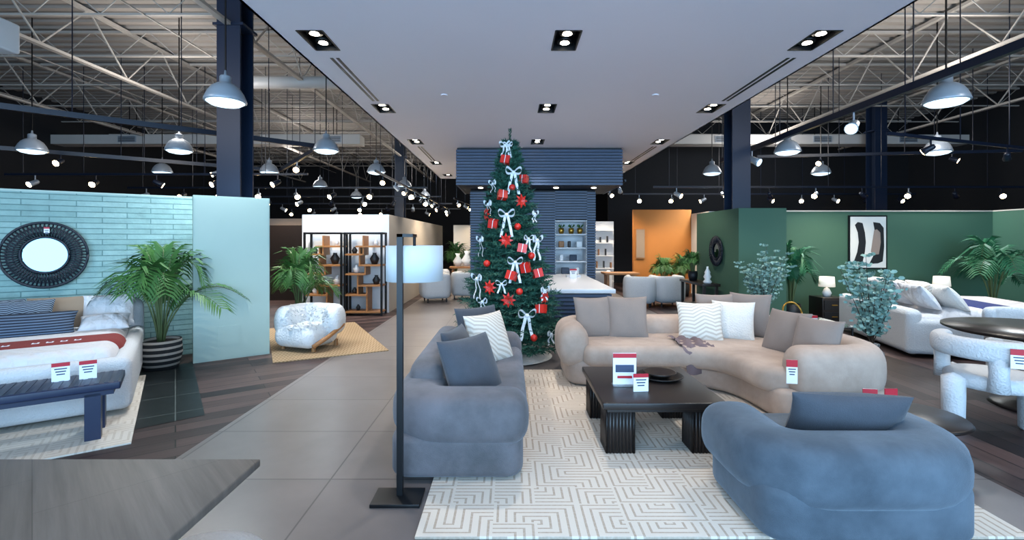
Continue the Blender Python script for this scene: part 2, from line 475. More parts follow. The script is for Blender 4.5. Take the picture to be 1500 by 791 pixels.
# partitions
wd = Vector((.82, .573, 0)).normalized()
ang = math.degrees(math.atan2(wd.y, wd.x))
b = B('wall_left_stone'); b.bb(-5.2, 0, 0, .16, 0, 2.2, M_brick); b.bb(-5.2, 0, -.004, .165, 2.19, 2.215, M_panel); b.done((-4.25, 6.9, 0), ang)
b = B('wall_left_panel')
b.bb(0, .9, 0, .14, 0, 2.19, M_panel); b.bb(.26, .54, -.006, 0, .18, .46, M_panel)
b.bb(.27, .53, -.009, 0, .19, .45, M_panel)
b.bb(.015, .885, -.004, 0, .02, 2.17, M_panel)
b.done((-4.11, 6.2, 0), 37)
b = B('wall_partition_white'); b.bb(-4.6, -2.68, 10.6, 19, 0, 2.17, M_offwhite); b.bb(-4.6, -2.68, 10.58, 10.6, 0, 2.17, M_white); b.done()
b = B('wall_partition_taupe'); b.bb(-8.5, -4.9, 13.2, 13.4, 0, 2.2, M_taupe); b.done()
b = B('wall_partition_far'); b.bb(-2.6, -.6, 22, 22.2, 0, 2.3, M_offwhite); b.bb(-.6, 3.5, 25, 25.2, 0, 2.3, M_taupe); b.bb(-7, -4.7, 21, 21.2, 0, 2.3, M_taupe); b.done()
b = B('wall_right_green')
b.bb(4.26, 5.15, 8.9, 10.9, 0, 2.2, M_green)
b.bb(5.15, 10.1, 10, 10.15, 0, 2.2, M_green); b.bb(5.15, 10.1, 9.99, 10.16, 2.2, 2.225, M_offwhite)
b.bb(10.1, 10.25, 4.5, 10.15, 0, 2.2, M_green); b.bb(10.09, 10.26, 4.5, 10.15, 2.2, 2.225, M_offwhite)
b.done()
b = B('wall_right_orange'); b.bb(3.75, 5.5, 14.5, 14.65, 0, 2.53, M_orange); b.bb(5.5, 5.7, 13.2, 14.65, 0, 2.4, M_white); b.done()
b = B('wall_partition_shelved'); b.bb(2.35, 3.3, 15.2, 15.35, 0, 2.2, M_white)
for i in range(5): b.bb(2.4, 3.25, 14.95, 15.2, .3+.4*i, .33+.4*i, M_white)
for i in range(14): b.bb(2.45+.055*i, 2.48+.055*i, 15.0, 15.15, .33+.4*(i % 4), .5+.4*(i % 4)+.05*R.random(), R.choice([M_oak, M_pilD, M_potblk]))
b.done()

# columns
for (x, y) in ((-4.45, 7.75), (4.7, 9.9), (-4.5, 19.6), (-12, 7.75), (11.5, 15)):
    b = B('steel_column')
    z0 = 0 if x != 4.7 else 2.2
    hw = .185
    b.bb(x-hw, x+hw, y-.2, y-.17, z0, ZR-.1, M_column); b.bb(x-hw, x+hw, y+.17, y+.2, z0, ZR-.1, M_column)
    b.bb(x-.015, x+.015, y-.17, y+.17, z0, ZR-.1, M_column)
    b.bb(x-.24, x+.24, y-.22, y+.22, ZR-1.2, ZR-1.16, M_column)
    b.done()

# roof trusses
def bar(b, p, q, r, m): b.tube([p, q], r, m, 4, smooth=False)
b = B('roof_truss')
y = .8
while y < 27:
    xa, xb = X0, X1
    zt, zb = ZR-.1, ZR-.62
    b.bb(xa, xb, y-.04, y+.04, zt-.05, zt, M_truss); b.bb(xa, xb, y-.03, y+.03, zb-.03, zb, M_truss)
    x = xa; k = 0
    while x < xb-.1:
        za, zc = (zt, zb) if k % 2 == 0 else (zb, zt)
        bar(b, (x, y, za), (x+.6, y, zc), .01, M_truss); x += .6; k += 1
    y += 1.9
for x in (-12, -8.2, -4.45, 4.7, 8.6, 12.4):
    zt, zb = ZR-.12, ZR-1.15
    b.bb(x-.05, x+.05, Y0, Y1, zt-.06, zt, M_truss); b.bb(x-.05, x+.05, Y0, Y1, zb-.05, zb, M_truss)
    y = Y0; k = 0
    while y < Y1-.2:
        za, zc = (zt, zb) if k % 2 == 0 else (zb, zt)
        bar(b, (x, y, za), (x, y+.95, zc), .016, M_truss); y += .95; k += 1
for x in (-13.6, -10.2, -6.4, -2.9, 3.9, 6.6, 10.4):
    b.bb(x-.012, x+.012, Y0, Y1, ZR-.66, ZR-.64, M_truss)
b.done()
b = B('air_duct')
b.bb(X0, -4.9, 15.6, 16.1, 4.75, 5.05, M_duct); b.bb(5.3, X1, 15.6, 16.1, 4.75, 5.05, M_duct)
for x in (-12.5, -9, -5.8, 7, 10.2, 13):
    b.bb(x-.3, x+.3, 15.58, 15.6, 4.8, 5.0, M_alum)
    for i in range(5): b.bb(x-.27, x+.27, 15.57, 15.58, 4.82+.035*i, 4.835+.035*i, M_black)
    for dy in (15.7, 16.0): b.bb(x-.01, x+.01, dy-.01, dy+.01, 5.05, ZR, M_black)
b.done()
b = B('air_duct'); b.tube([(-6.1, 10.3, 5.0), (-3.2, 10.3, 5.0)], .13, M_duct, 14)
for x in (-5.7, -3.5): b.bb(x-.01, x+.01, 10.29, 10.31, 5.1, ZR, M_black)
b.done()
b = B('unit_heater'); b.rbox((-6.95, 6.2, 4.3), (.7, .5, .4), .03, M_white)
for i in range(5): b.bb(-7.23, -6.67, 5.93, 5.95, 4.16+.07*i, 4.19+.07*i, M_duct)
b.bb(-7.15, -7.13, 6.2, 6.22, 4.5, ZR, M_black); b.bb(-6.75, -6.73, 6.2, 6.22, 4.5, ZR, M_black); b.done()

# high-bay pendants
bays = []
for x in (-3.75, -6.75, -9.75):
    for y in (6.3, 9.75, 13.4, 17): bays.append((x, y))
for x in (5.75, 8.85):
    for y in (6.3, 9.9, 13.6): bays.append((x, y))
bays = [q for q in bays if q not in ((-6.75, 6.3), (-9.75, 6.3), (8.85, 6.3))] + [(12, 9.9), (-3.75, 21), (-6.75, 21)]
for (x, y) in bays:
    b = B('pendant_lamp')
    z = 3.42 if y < 10.5 else 3.5
    b.lathe([(.25, 0), (.255, .012), (.24, .06), (.215, .12), (.17, .19), (.11, .235), (.075, .25), (.07, .25), (.07, .33), (.06, .345), (.02, .36), (.012, .42), (.0001, .42)], (x, y, z), M_alum, 28)
    b.lathe([(.235, .004), (.18, -.035), (.09, -.055), (.0001, -.06)], (x, y, z), M_lens, 24)
    b.bb(x-.008, x+.008, y-.008, y+.008, z+.4, ZR-.05, M_black)
    b.done()

# track lights
def head(b, x, y, z, yaw, big=1.0, lit=True, m=M_track):
    b.bb(x-.01, x+.01, y-.01, y+.01, z-.16*big, z, m)
    M = T(x, y, z-.16*big, rx=62, rz=yaw)
    b.lathe([(.03*big, .06*big), (.045*big, .04*big), (.05*big, -.06*big), (.062*big, -.12*big), (.055*big, -.12*big)], (0, 0, 0), m, 14, M=M)
    b.lathe([(.056*big, -.124*big), (.0001, -.13*big)], (0, 0, 0), M_star if lit else M_lens, 14, M=M)
def track(name, pts, z, heads, t=.035, rods=1.6, hm=M_track, lit=True, big=1.0, face=.75):
    b = B(name)
    for i in range(len(pts)-1):
        p = Vector(pts[i]); q = Vector(pts[i+1]); L = (q-p).length; d = (q-p)/L
        a = math.degrees(math.atan2(d.y, d.x)); c = (p+q)/2
        b.box((c.x, c.y, z), (L, t*1.4, t*1.8), M_track, rz=a)
        k = int(L/rods)
        for j in range(k+1):
            c = p+d*(L*(j+.3)/(k+1)); b.bb(c.x-.006, c.x+.006, c.y-.006, c.y+.006, z, ZR-.05, M_track)
        nh = max(1, int(L*heads))
        for j in range(nh):
            c = p+d*(L*(j+.5)/nh)
            yaw = 180+R.uniform(-50, 50) if R.random() < face else R.uniform(-90, 90)
            head(b, c.x, c.y, z, yaw, big, lit, R.choice([hm, M_alum]))
    b.done()
track('track_light', [(-9.5, 5.45), (-4.05, 10.2), (-6.6, 13.7), (-11.5, 10)], 3.6, .35, .05, big=1.2)
track('track_light', [(5.2, 2.6), (5.3, 12)], 3.6, .36, .055, hm=M_alum, lit=False, big=1.5)
track('track_light', [(6.2, 12), (12, 11.2)], 3.7, .5, .04)
track('track_light', [(3.9, 13), (14, 13)], 3.05, .8, .03, big=1.2)
track('track_light', [(3.9, 16.5), (14, 16.5)], 3.2, .9, .03, big=1.2)
track('track_light', [(-13, 12.3), (-5.2, 12.3)], 3.3, .7, .03, big=1.3)
for y in (15, 18, 21.5, 25): track('track_light', [(-12, y), (-2.6, y)], 3.25, .9, .03, big=1.4)
track('track_light', [(-3.1, 11), (-3.1, 24)], 3.2, .8, .03)
track('track_light', [(2.9, 12), (2.9, 14.5)], 3.1, 1, .03)
track('track_light', [(-2.0, 17), (-1.0, 26)], 3.1, .8, .03)
track('track_light', [(6, 7.6), (10, 9)], 3.3, .7, .03)

# ------------------------------------------------------------------ kiosk
b = B('slatted_bulkhead')
b.bb(-1.2, 2.53, 10.83, 13.0, 2.86, 3.69, M_navydark)
z = 2.85
while z < 3.64:
    b.bb(-1.22, 2.55, 10.8, 10.84, z, z+.05, M_navyslat)
    b.bb(-1.22, -1.19, 10.84, 13.0, z, z+.05, M_navyslat); b.bb(2.52, 2.55, 10.84, 13.0, z, z+.05, M_navyslat); z += .068
for x in (-.7, .2, 1.1, 2.0): b.cyl((x, 11.4, 2.845), .06, .012, M_dl, 16)
b.done()
b = B('shelving_wall')
for (xa, xb) in ((-.98, -.6), (.1, 1.12), (1.92, 2.12)):
    b.bb(xa, xb, 11.9, 12.6, 0, 2.84, M_navydark)
    z = .02
    while z < 2.78: b.bb(xa-.01, xb+.01, 11.87, 11.91, z, z+.045, M_navyslat); z += .065
b.bb(1.12, 1.92, 11.9, 12.6, 2.12, 2.84, M_navydark)
z = 2.13
while z < 2.78: b.bb(1.12, 1.92, 11.87, 11.91, z, z+.045, M_navyslat); z += .065
b.bb(1.12, 1.92, 12.5, 12.6, 0, 2.12, M_white); b.bb(1.12, 1.92, 11.9, 12.6, 0, .75, M_white)
for z in (1.08, 1.42, 1.76, 2.1): b.bb(1.12, 1.92, 11.95, 12.5, z-.03, z, M_white)
b.bb(1.12, 1.14, 11.9, 12.5, .75, 2.1, M_white); b.bb(1.9, 1.92, 11.9, 12.5, .75, 2.1, M_white)
for (x, z) in ((1.3, 1.76), (1.55, 1.76), (1.77, 1.76)):
    b.lathe([(.05, 0), (.075, .08), (.065, .15)], (x, 12.1, z), M_gold, 14)
    for k in range(14):
        a = k*.9; b.add([(x, 12.1, z+.14), (x+.02+.07*math.cos(a), 12.1+.07*math.sin(a), z+.25), (x+.09*math.cos(a), 12.1+.09*math.sin(a), z+.2)], [(0, 1, 2)], M_palm)
for (x, z, w) in ((1.3, 1.42, .09), (1.5, 1.42, .05), (1.75, 1.42, .1), (1.3, 1.08, .06), (1.6, 1.08, .12), (1.4, .75, .13), (1.7, .75, .06)):
    b.rbox((x, 12.1, z+.08), (w*1.5, .12, .16), .02, R.choice([M_potblk, M_vase, M_pilN, M_oak]), 2)
b.done()
b = B('reception_counter')
b.bb(.55, 1.62, 7.75, 10.9, 0, .74, M_navydark)
z = .03
while z < .7:
    b.bb(.53, 1.64, 7.72, 7.76, z, z+.045, M_navyslat); b.bb(1.61, 1.65, 7.74, 10.9, z, z+.045, M_navyslat); b.bb(.52, .56, 7.74, 10.9, z, z+.045, M_navyslat); z += .065
b.rbox((1.09, 9.32, .78), (1.22, 3.3, .07), .01, M_marble, 2)
card(b, T(1.3, 9.8, .815), .14, .2)
b.box((1.35, 10.2, .84), (.3, .2, .05), M_white)
b.done()

# ------------------------------------------------------------------ rugs
b = B('area_rug'); b.rbox((0, 0, .009), (3.3, 3.3, .018), .006, M_rug, 2); b.done((1.14, 4.2, .001))
b = B('herringbone_rug'); b.box((0, 0, .006), (2.7, 1.5, .012), M_herr); b.done((-3.05, 7.75, .001), 118)
b = B('bedroom_rug'); b.box((0, 0, .006), (2.6, 2.3, .012), M_rugb); b.done((-4.7, 3.95, .001), 35)

# ------------------------------------------------------------------ sofas
def wrap(pts, r): return [(p.x, p.y) for p in fillet([Vector((a, c, 0)) for a, c in pts], r, 8)]
def poly(pts, r): return [(p.x, p.y) for p in fillet([Vector((a, c, 0)) for a, c in pts], r, 8, True)]
b = B('loveseat_sofa')
b.prism(poly([(-.8, 3.13), (.09, 3.13), (.09, 5.42), (-.8, 5.42)], .15), .03, .31, .05, M_velvet)
b.prism(poly([(-.62, 3.4), (.13, 3.4), (.13, 5.2), (-.62, 5.2)], .12), .24, .46, .08, M_velvet)
b.puff(wrap([(-.02, 3.27), (-.66, 3.27), (-.66, 5.3), (-.02, 5.3)], .24), .37, .35, .41, M_velvet, n=2.7, cap=.15)
b.puff(wrap([(-.64, 3.7), (-.64, 5.0)], .3), .26, .42, .49, M_velvet, cap=.2)
b.done()
b = B('throw_pillow'); b.pillow(.54, .5, .22, T(-.3, 3.72, .61, rx=66, rz=50), M_pilD); b.done()
b = B('throw_pillow'); b.pillow(.48, .46, .18, T(-.42, 4.1, .63, rx=68, rz=75), M_pilD); b.done()
b = B('throw_pillow'); b.pillow(.52, .5, .18, T(-.2, 4.6, .66, rx=68, rz=50), M_pilP); b.done()
b = B('throw_pillow'); b.pillow(.52, .48, .16, T(-.32, 4.95, .68, rx=72, rz=40), M_pilD); b.done()

b = B('sectional_sofa')
out = [(.62, 5.15), (2.25, 5.15), (2.34, 4.08), (3.36, 4.08), (3.4, 6.1), (.62, 6.1)]
b.prism(poly(out, [.25, .6, .2, .25, .4, .25]), .03, .3, .05, M_beige)
out = [(.78, 5.05), (2.15, 5.06), (2.24, 4.2), (3.1, 4.2), (3.15, 5.9), (.78, 5.9)]
b.prism(poly(out, [.2, .6, .2, .2, .3, .2]), .24, .47, .09, M_beige)
b.puff(wrap([(.7, 5.3), (.7, 6.0), (3.28, 6.0), (3.28, 4.22), (2.6, 4.22)], .42), .34, .46, .44, M_beige, n=2.7, cap=.16)
card(b, T(2.36, 4.0, .4, rz=-10), .085, .2, .06)
b.done()
def pil(m, *a, w=.47, h=.47, t=.18, **k):
    b = B('throw_pillow'); b.pillow(w, h, t, T(*a, **k), m); b.done()
pil(M_pilG, 1.0, 5.7, .68, rx=74, rz=10, h=.5)
pil(M_pilG, 1.4, 5.68, .68, rx=73, rz=-6, h=.52)
pil(M_pilP, 2.2, 5.54, .65, rx=68, rz=-12, w=.5, h=.48)
pil(M_pilW, 2.6, 5.58, .66, rx=70, rz=-28)
pil(M_pilG, 2.52, 5.84, .7, rx=76, rz=-5, h=.5)
pil(M_pilG, 2.86, 5.72, .71, rx=76, rz=-40, h=.52)
pil(M_pilG, 2.84, 4.92, .65, rx=70, rz=-70)
pil(M_pilG, 2.88, 4.5, .64, rx=70, rz=-65, w=.44)
b = B('throw_blanket')
vs = []; fs = []
n = 16
for i in range(n+1):
    for j in range(n+1):
        u, v = i/n, j/n
        x = 1.8+.34*u+.03*math.sin(v*7)+.05*v
        y = 5.5-.52*v if v < .85 else 5.04-.03*math.sin(u*9)
        z = .485+.02*math.sin(u*17+v*3)+.012*math.sin(v*23) if v < .85 else .47-(v-.85)*1.9
        vs.append((x, y, z))
for i in range(n):
    for j in range(n): fs.append((i*(n+1)+j, (i+1)*(n+1)+j, (i+1)*(n+1)+j+1, i*(n+1)+j+1))
b.add(vs, fs, M_throwG, None, True); b.done()

b = B('armchair')
b.prism(poly([(1.32, 2.44), (2.46, 2.44), (2.46, 3.24), (1.32, 3.24)], .18), .03, .32, .05, M_velvetblue)
b.prism(poly([(1.5, 2.65), (2.3, 2.65), (2.3, 3.3), (1.5, 3.3)], .12), .24, .43, .08, M_velvetblue)
b.puff(wrap([(1.44, 3.08), (1.44, 2.57), (2.36, 2.57), (2.36, 3.08)], .26), .38, .36, .37, M_velvetblue, n=2.7, cap=.16)
card(b, T(2.35, 3.12, .53, rz=-10), .085, .1, .03)
b.done()
pil(M_pilD, 2.02, 2.88, .54, w=.66, h=.34, t=.2, rx=64, rz=172)

# coffee table
b = B('coffee_table')
b.rbox((1.14, 4.0, .385), (.92, 1.02, .05), .008, M_blackwood, 2)
b.bb(.72, 1.56, 3.53, 4.47, .33, .362, M_blackwood)
for (x, y) in ((.82, 3.65), (1.46, 3.65), (.82, 4.35), (1.46, 4.35)):
    b.bb(x-.1, x+.1, y-.1, y+.1, .019, .36, M_blackwood)
    for k in range(9):
        t = -.1+.2*k/8
        for s_ in (-1, 1):
            b.lathe([(.011, 0), (.011, .34)], (x+t, y+s_*.1, .02), M_blackwood, 8)
            b.lathe([(.011, 0), (.011, .34)], (x+s_*.1, y+t, .02), M_blackwood, 8)
b.done()
b = B('decorative_tray')
b.lathe([(.0001, .0), (.15, 0), (.2, .022), (.19, .026), (.14, .008), (.0001, .008)], (1.3, 4.15, .411), M_black, 32)
b.lathe([(.0001, .0), (.07, 0), (.14, .04), (.13, .042), (.06, .01), (.0001, .01)], (1.3, 4.15, .421), M_blackwood, 32); b.done()
b = B('promo_sign')
b.box((.94, 3.92, .416), (.2, .08, .01), M_glass)
b.box((.94, 3.92, .545), (.19, .008, .26), M_card); b.box((.94, 3.914, .655), (.19, .006, .035), M_red)
b.box((.94, 3.914, .55), (.15, .006, .06), M_ink); b.box((.94, 3.914, .48), (.12, .006, .02), M_red); b.done()
b = B('price_card'); card(b, T(1.03, 3.76, .411, rz=5), .12, .14, .03); b.done()

# floor lamp
b = B('floor_lamp')
b.rbox((-.69, 2.95, .012), (.3, .2, .022), .004, M_black, 2)
b.bb(-.7, -.664, 2.95, 2.985, .02, 1.64, M_black)
b.bb(-.7, -.6, 2.95, 2.985, 1.62, 1.64, M_black)
b.bb(-.64, -.615, 2.96, 3.16, 1.62, 1.64, M_black)
b.cyl((-.628, 3.14, 1.5), .01, .13, M_black, 10)
b.lathe([(.185, 1.335), (.185, 1.565), (.18, 1.565), (.18, 1.335)], (-.628, 3.15, 0), M_shade, 40)
b.box((-.628, 3.15, 1.5), (.36, .01, .01), M_black); b.ball((-.628, 3.15, 1.44), .03, M_shade2, 12)
b.done()

# ------------------------------------------------------------------ Christmas tree
def christmas_tree(cx, cy):
    b = B('christmas_tree')
    H = 3.06
    def rad(z): return .03+.67*max(0, 1-(z-.1)/(H-.1))**.9
    b.lathe([(.05, 0), (.02, 2.95)], (0, 0, .05), M_bark, 8)
    b.lathe([(.3, .0), (.28, .03), (.05, .12)], (0, 0, 0), M_bark, 16)
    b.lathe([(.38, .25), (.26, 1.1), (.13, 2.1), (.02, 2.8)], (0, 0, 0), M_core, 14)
    vs = []; fs = []
    def needles(p, q, n, ln):
        d = (q-p); L = d.length
        if L < 1e-4: return
        d = d/L
        a = d.cross(Vector((0, 0, 1)));
        if a.length < .05: a = Vector((1, 0, 0))
        a.normalize(); c = a.cross(d)
        for i in range(n):
            t = (i+R.random())/n; o = p+d*(L*t); th = R.uniform(0, 2*pi)
            r = a*math.cos(th)+c*math.sin(th)
            e = o+(r*.8+d*.75).normalized()*ln*R.uniform(.7, 1.15)
            w = d.cross(r).normalized()*.0065
            k = len(vs); vs.extend([o-w, o+w, e]); fs.append((k, k+1, k+2))
    z = .14; 
    while z < H-.1:
        r = rad(z); nb = max(5, int(12+28*r))
        off = R.uniform(0, 6)
        for i in range(nb):
            a = off+2*pi*i/nb+R.uniform(-.12, .12); L = r*R.uniform(.8, 1.16)
            zz = z+R.uniform(-.03, .03)
            d = Vector((math.cos(a), math.sin(a), 0)); up = Vector((0, 0, 1))
            p0 = Vector((0, 0, zz+.02+.12*r)); p1 = d*L*.6+up*(zz+.02); p2 = d*L+up*(zz+.05)
            st = p0.lerp(p1, .35)
            needles(st, p1, int(26*L+6), .06); needles(p1, p2, int(34*L+8), .06)
            side = Vector((-d.y, d.x, 0))
            ts = (.35, .5, .65, .8, .92) if r > .12 else (.5, .85)
            for t in ts:
                o = (p0.lerp(p1, t/.6) if t < .6 else p1.lerp(p2, (t-.6)/.4))
                for s_ in (-1, 1):
                    tl = (.03+.16*L+min(.07, .3*L))*(1.15-t*.5)*R.uniform(.8, 1.2)
                    e = o+(d*.75+side*s_*.8+up*R.uniform(-.05, .3)).normalized()*tl
                    needles(o, e, 12, .054)
        z += .08+.03*r
    for k in range(4):
        needles(Vector((0, 0, 2.85)), Vector((.015*math.cos(k*1.6), .015*math.sin(k*1.6), H+.08)), 40, .035)
    b.add(vs, fs, M_needle)
    def bow(x, z, sc_=1.0, long=False):
        r = rad(z)+.05; x = max(-.92*r, min(.92*r, x)); y = -math.sqrt(max(r*r-x*x, 0))
        out = Vector((x, y, 0)).normalized(); rt = Vector((-out.y, out.x, 0)); up = Vector((0, 0, 1)); c = Vector((x, y, z))+out*.03
        def strip(P, w, wd_):
            v = []; f = []
            for i, p in enumerate(P): v += [p-wd_*w, p+wd_*w]
            for i in range(len(P)-1): f.append((2*i, 2*i+1, 2*i+3, 2*i+2))
            b.add(v, f, M_ribbon, None, True)
        s = sc_
        for sg in (-1, 1):
            P = [c+rt*sg*(.09*s*math.sin(t*pi))+up*(.035*s*math.sin(2*pi*t)+.03*s*math.sin(t*pi))+out*.02*math.sin(pi*t) for t in [i/10 for i in range(11)]]
            strip(P, .016*s, (up*.6+out*.7).normalized())
            tl = .24 if long else .15
            P = [c+rt*sg*(.012+.05*t)*s-up*tl*t*s+out*.012*math.sin(t*9) for t in [i/8 for i in range(9)]]
            strip(P, .015*s, (rt+out*.25).normalized())
        b.ball(tuple(c+out*.01), .022*s, M_ribbon, 8)
    for (x, z, s, l) in ((-.05, 2.88, .9, 0), (-.02, 2.88, .7, 1), (.04, 2.5, 1.2, 1), (-.2, 2.36, .8, 0), (-.04, 1.93, 1.2, 1), (-.26, 2.08, .9, 0), (.33, 1.6, 1.1, 1), (-.36, 1.6, .9, 1), (.06, 1.32, 1.1, 1),
                      (-.4, 1.1, 1.1, 1), (.2, .66, 1.3, 1), (-.1, 1.05, .8, 0), (.42, .95, .9, 0), (-.5, .62, .9, 1), (-.2, .3, .8, 0), (.3, 1.95, .8, 0), (.5, .4, .9, 0), (.22, 1.62, .8, 1), (-.33, .82, .9, 0)):
        bow(x, z, s, l)
    for (x, z, t) in ((-.06, 2.68, 'b'), (.18, 2.42, 'b'), (-.1, 2.2, 'b'), (-.22, 1.82, 'b'), (.14, 2.12, 'f'), (.2, 1.25, 'b'), (.02, 1.15, 'b'), (.36, 1.17, 'b'), (.4, .72, 'b'), (-.05, 1.6, 'f'), (-.3, 1.3, 's'), (.12, .95, 's'), (-.15, .65, 's'), (-.42, .42, 's'), (.3, .38, 's'),
                      (.28, 1.4, 's'), (.05, .42, 's'), (-.25, 1.0, 'f'), (.1, 1.78, 's'), (.44, .86, 'f'), (-.02, .85, 'f'), (.16, 1.5, 'b'), (-.3, 1.95, 'f'), (.03, 2.3, 's')):
        r = rad(z)+.04; x = max(-.9*r, min(.9*r, x)); y = -math.sqrt(max(r*r-x*x, 0))
        if t == 'b':
            M = T(x, y, z, rx=R.uniform(-20, 20), ry=R.uniform(-15, 15), rz=R.uniform(-30, 30))
            b.box((0, 0, 0), (.12, .1, .11), M_ornred, M=M); b.box((0, 0, 0), (.008, .102, .112), M_ribbon, M=M)
        elif t == 's': b.ball((x, y, z), .045, M_ornred, 14)
        else:
            M = T(x, y, z) @ Matrix.Rotation(math.atan2(x, -y), 4, 'Z') @ Matrix.Rotation(pi/2, 4, 'X')
            for k in range(8):
                a = 2*pi*k/8; a2 = a+.35; a0 = a-.35; L = .1
                b.add([(0, 0, .01), (L*.55*math.cos(a0), L*.55*math.sin(a0), .03), (L*math.cos(a), L*math.sin(a), .012), (L*.55*math.cos(a2), L*.55*math.sin(a2), .03)], [(0, 1, 2, 3)], M_ornred, M)
    return b.done((cx, cy, 0))
christmas_tree(0, 6.6)
b = B('tree_skirt')
vs = []; fs = []; n = 40
for j in range(5):
    for i in range(n):
        a = 2*pi*i/n; r = [.06, .25, .42, .52, .56][j]
        z = [.14, .1, .05, .035, .012][j]+(.02*math.sin(a*7+j) if 0 < j < 4 else 0)
        vs.append((r*math.cos(a), r*math.sin(a), z))
for j in range(4):
    for i in range(n): fs.append((j*n+i, j*n+(i+1) % n, (j+1)*n+(i+1) % n, (j+1)*n+i))
b.add(vs, fs, M_pilW, None, True); b.done((.02, 6.6, .002))

# ------------------------------------------------------------------ plants
def palm(name, x, y, zpot, potr, H, spread, nf=12, mp=M_palm, pot=M_pot, seed=1, poth=.36, avoid=()):
    Q = random.Random(seed)
    b = B(name)
    b.lathe([(potr*.8, 0), (potr, poth*.5), (potr*.95, poth), (potr*.86, poth), (potr*.84, poth*.9), (.0001, poth*.9)], (0, 0, 0), pot, 28)
    b.cyl((0, 0, poth*.86), potr*.84, .02, M_soil)
    for i in range(nf):
        a = 2*pi*i/nf*1.618+Q.uniform(-.3, .3); inner = i/nf
        hh = (H-poth)*(.5+.5*inner)*Q.uniform(.9, 1.05); sp = spread*(1.05-.75*inner)*Q.uniform(.85, 1.15)
        d = Vector((math.cos(a), math.sin(a), 0)); up = Vector((0, 0, 1)); p0 = Vector((.03*math.cos(a), .03*math.sin(a), poth*.88))
        lf = 1.0
        for (nx, ny, dist) in avoid:
            c = d.x*nx+d.y*ny
            if c > .05: sp = min(sp, max(.05, (dist-.22)/c))
            lf = min(lf, 1.0 if c < -.2 else .75)
        P = []
        for k in range(17):
            t = k/16
            P.append(p0+d*sp*(t**1.5)+up*hh*(1.25*math.sin(t*pi*.62)*(1)-.35*t**3))
        b.tube(P, [.012*(1-.8*k/16) for k in range(17)], M_stem, 5)
        side = Vector((-d.y, d.x, 0))
        for k in range(5, 17):
            for sub in (0, .5):
                kk = min(k+sub, 16); i0 = int(kk); i1 = min(i0+1, 16); p = P[i0].lerp(P[i1], kk-i0)
                tg = (P[min(i0+1, 16)]-P[max(i0-1, 0)]).normalized(); t = kk/16
                L = (.12+.3*math.sin(pi*min(1, (t-.25)/.8)))*min(1, H/1.5)*Q.uniform(.85, 1.1)*lf
                for sg in (-1, 1):
                    dd = (tg*.75+side*sg*.8+up*.12).normalized(); w = tg.cross(dd).cross(dd).normalized()*.014
                    m_ = p+dd*L*.5+up*.01; e = p+dd*L-up*L*.28
                    b.add([p-w*.4, p+w*.4, m_+w, m_-w, e], [(0, 1, 2, 3), (3, 2, 4)], mp)
    return b.done((x, y, zpot))
palm('potted_palm', -4.38, 6.0, 0, .23, 1.5, .8, 16, seed=3, avoid=((-.573, .82, .6),))
palm('potted_palm', -3.42, 7.75, 0, .2, 1.4, .5, 12, seed=5, pot=M_vase, avoid=((-1, 0, .6),))
palm('potted_palm', 5.5, 9.35, 0, .18, 1.5, .45, 12, M_palm2, M_potblk, 8, avoid=((0, 1, .5), (-1, 0, .3)))
palm('potted_palm', 9.1, 9.0, 0, .22, 1.6, .9, 14, M_palm2, M_potblk, 9, avoid=((0, 1, .7), (1, 0, .7)))
palm('potted_palm', 4.4, 13.7, 0, .2, 1.1, .4, 12, M_palm, M_potblk, 10, avoid=((0, 1, .7),))
palm('potted_palm', 4.95, 13.7, 0, .2, 1.15, .4, 12, M_palm, M_potblk, 13, avoid=((0, 1, .7), (1, 0, .5)))
palm('potted_palm', -2.0, 17.5, 0, .2, 1.5, .5, 10, M_palm, M_potblk, 14, avoid=((-1, 0, .6),))
palm('potted_palm', -1.2, 19.5, 0, .2, 1.6, .5, 10, M_palm, M_potblk, 15)

def eucalyptus(x, y, H, spread, seed, pot=M_vase, ns=9):
    Q = random.Random(seed); b = B('eucalyptus_plant')
    b.lathe([(.1, 0), (.13, .12), (.12, .3), (.07, .36), (.08, .4), (.06, .4)], (0, 0, 0), pot, 20)
    for i in range(ns):
        a = 2*pi*i/ns+Q.uniform(-.3, .3); sp = spread*Q.uniform(.3, 1)
        d = Vector((math.cos(a), math.sin(a), 0)); h = H*Q.uniform(.72, 1)
        P = [Vector((0, 0, .36))+d*sp*(t**1.1)+Vector((0, 0, (h-.36)*t)) for t in [k/10 for k in range(11)]]
        b.tube(P, [.007*(1-.07*k) for k in range(11)], M_bark, 5)
        for k in range(2, 11):
            for j in range(3):
                th = Q.uniform(0, 2*pi); q = Vector((math.cos(th), math.sin(th), .5)).normalized()
                L = Q.uniform(.06, .17)*(1.2-k/14); tip = P[k]+q*L
                for s_ in range(5):
                    c = P[k].lerp(tip, .3+.7*s_/4)
                    nrm = Vector((Q.uniform(-1, 1), Q.uniform(-1, 1), Q.uniform(-.3, 1))).normalized()
                    u = nrm.cross(Vector((0, 0, 1))).normalized(); v = nrm.cross(u); r = Q.uniform(.016, .032)
                    c = c+u*r
                    b.add([c+u*r*math.cos(m*pi/3)+v*r*.7*math.sin(m*pi/3) for m in range(6)], [tuple(range(6))], M_euca)
    b.done((x, y, 0))
eucalyptus(4.2, 5.55, 1.42, .42, 4, M_glass, 14)
eucalyptus(4.3, 8.1, 1.5, .4, 6, M_vase, 14)

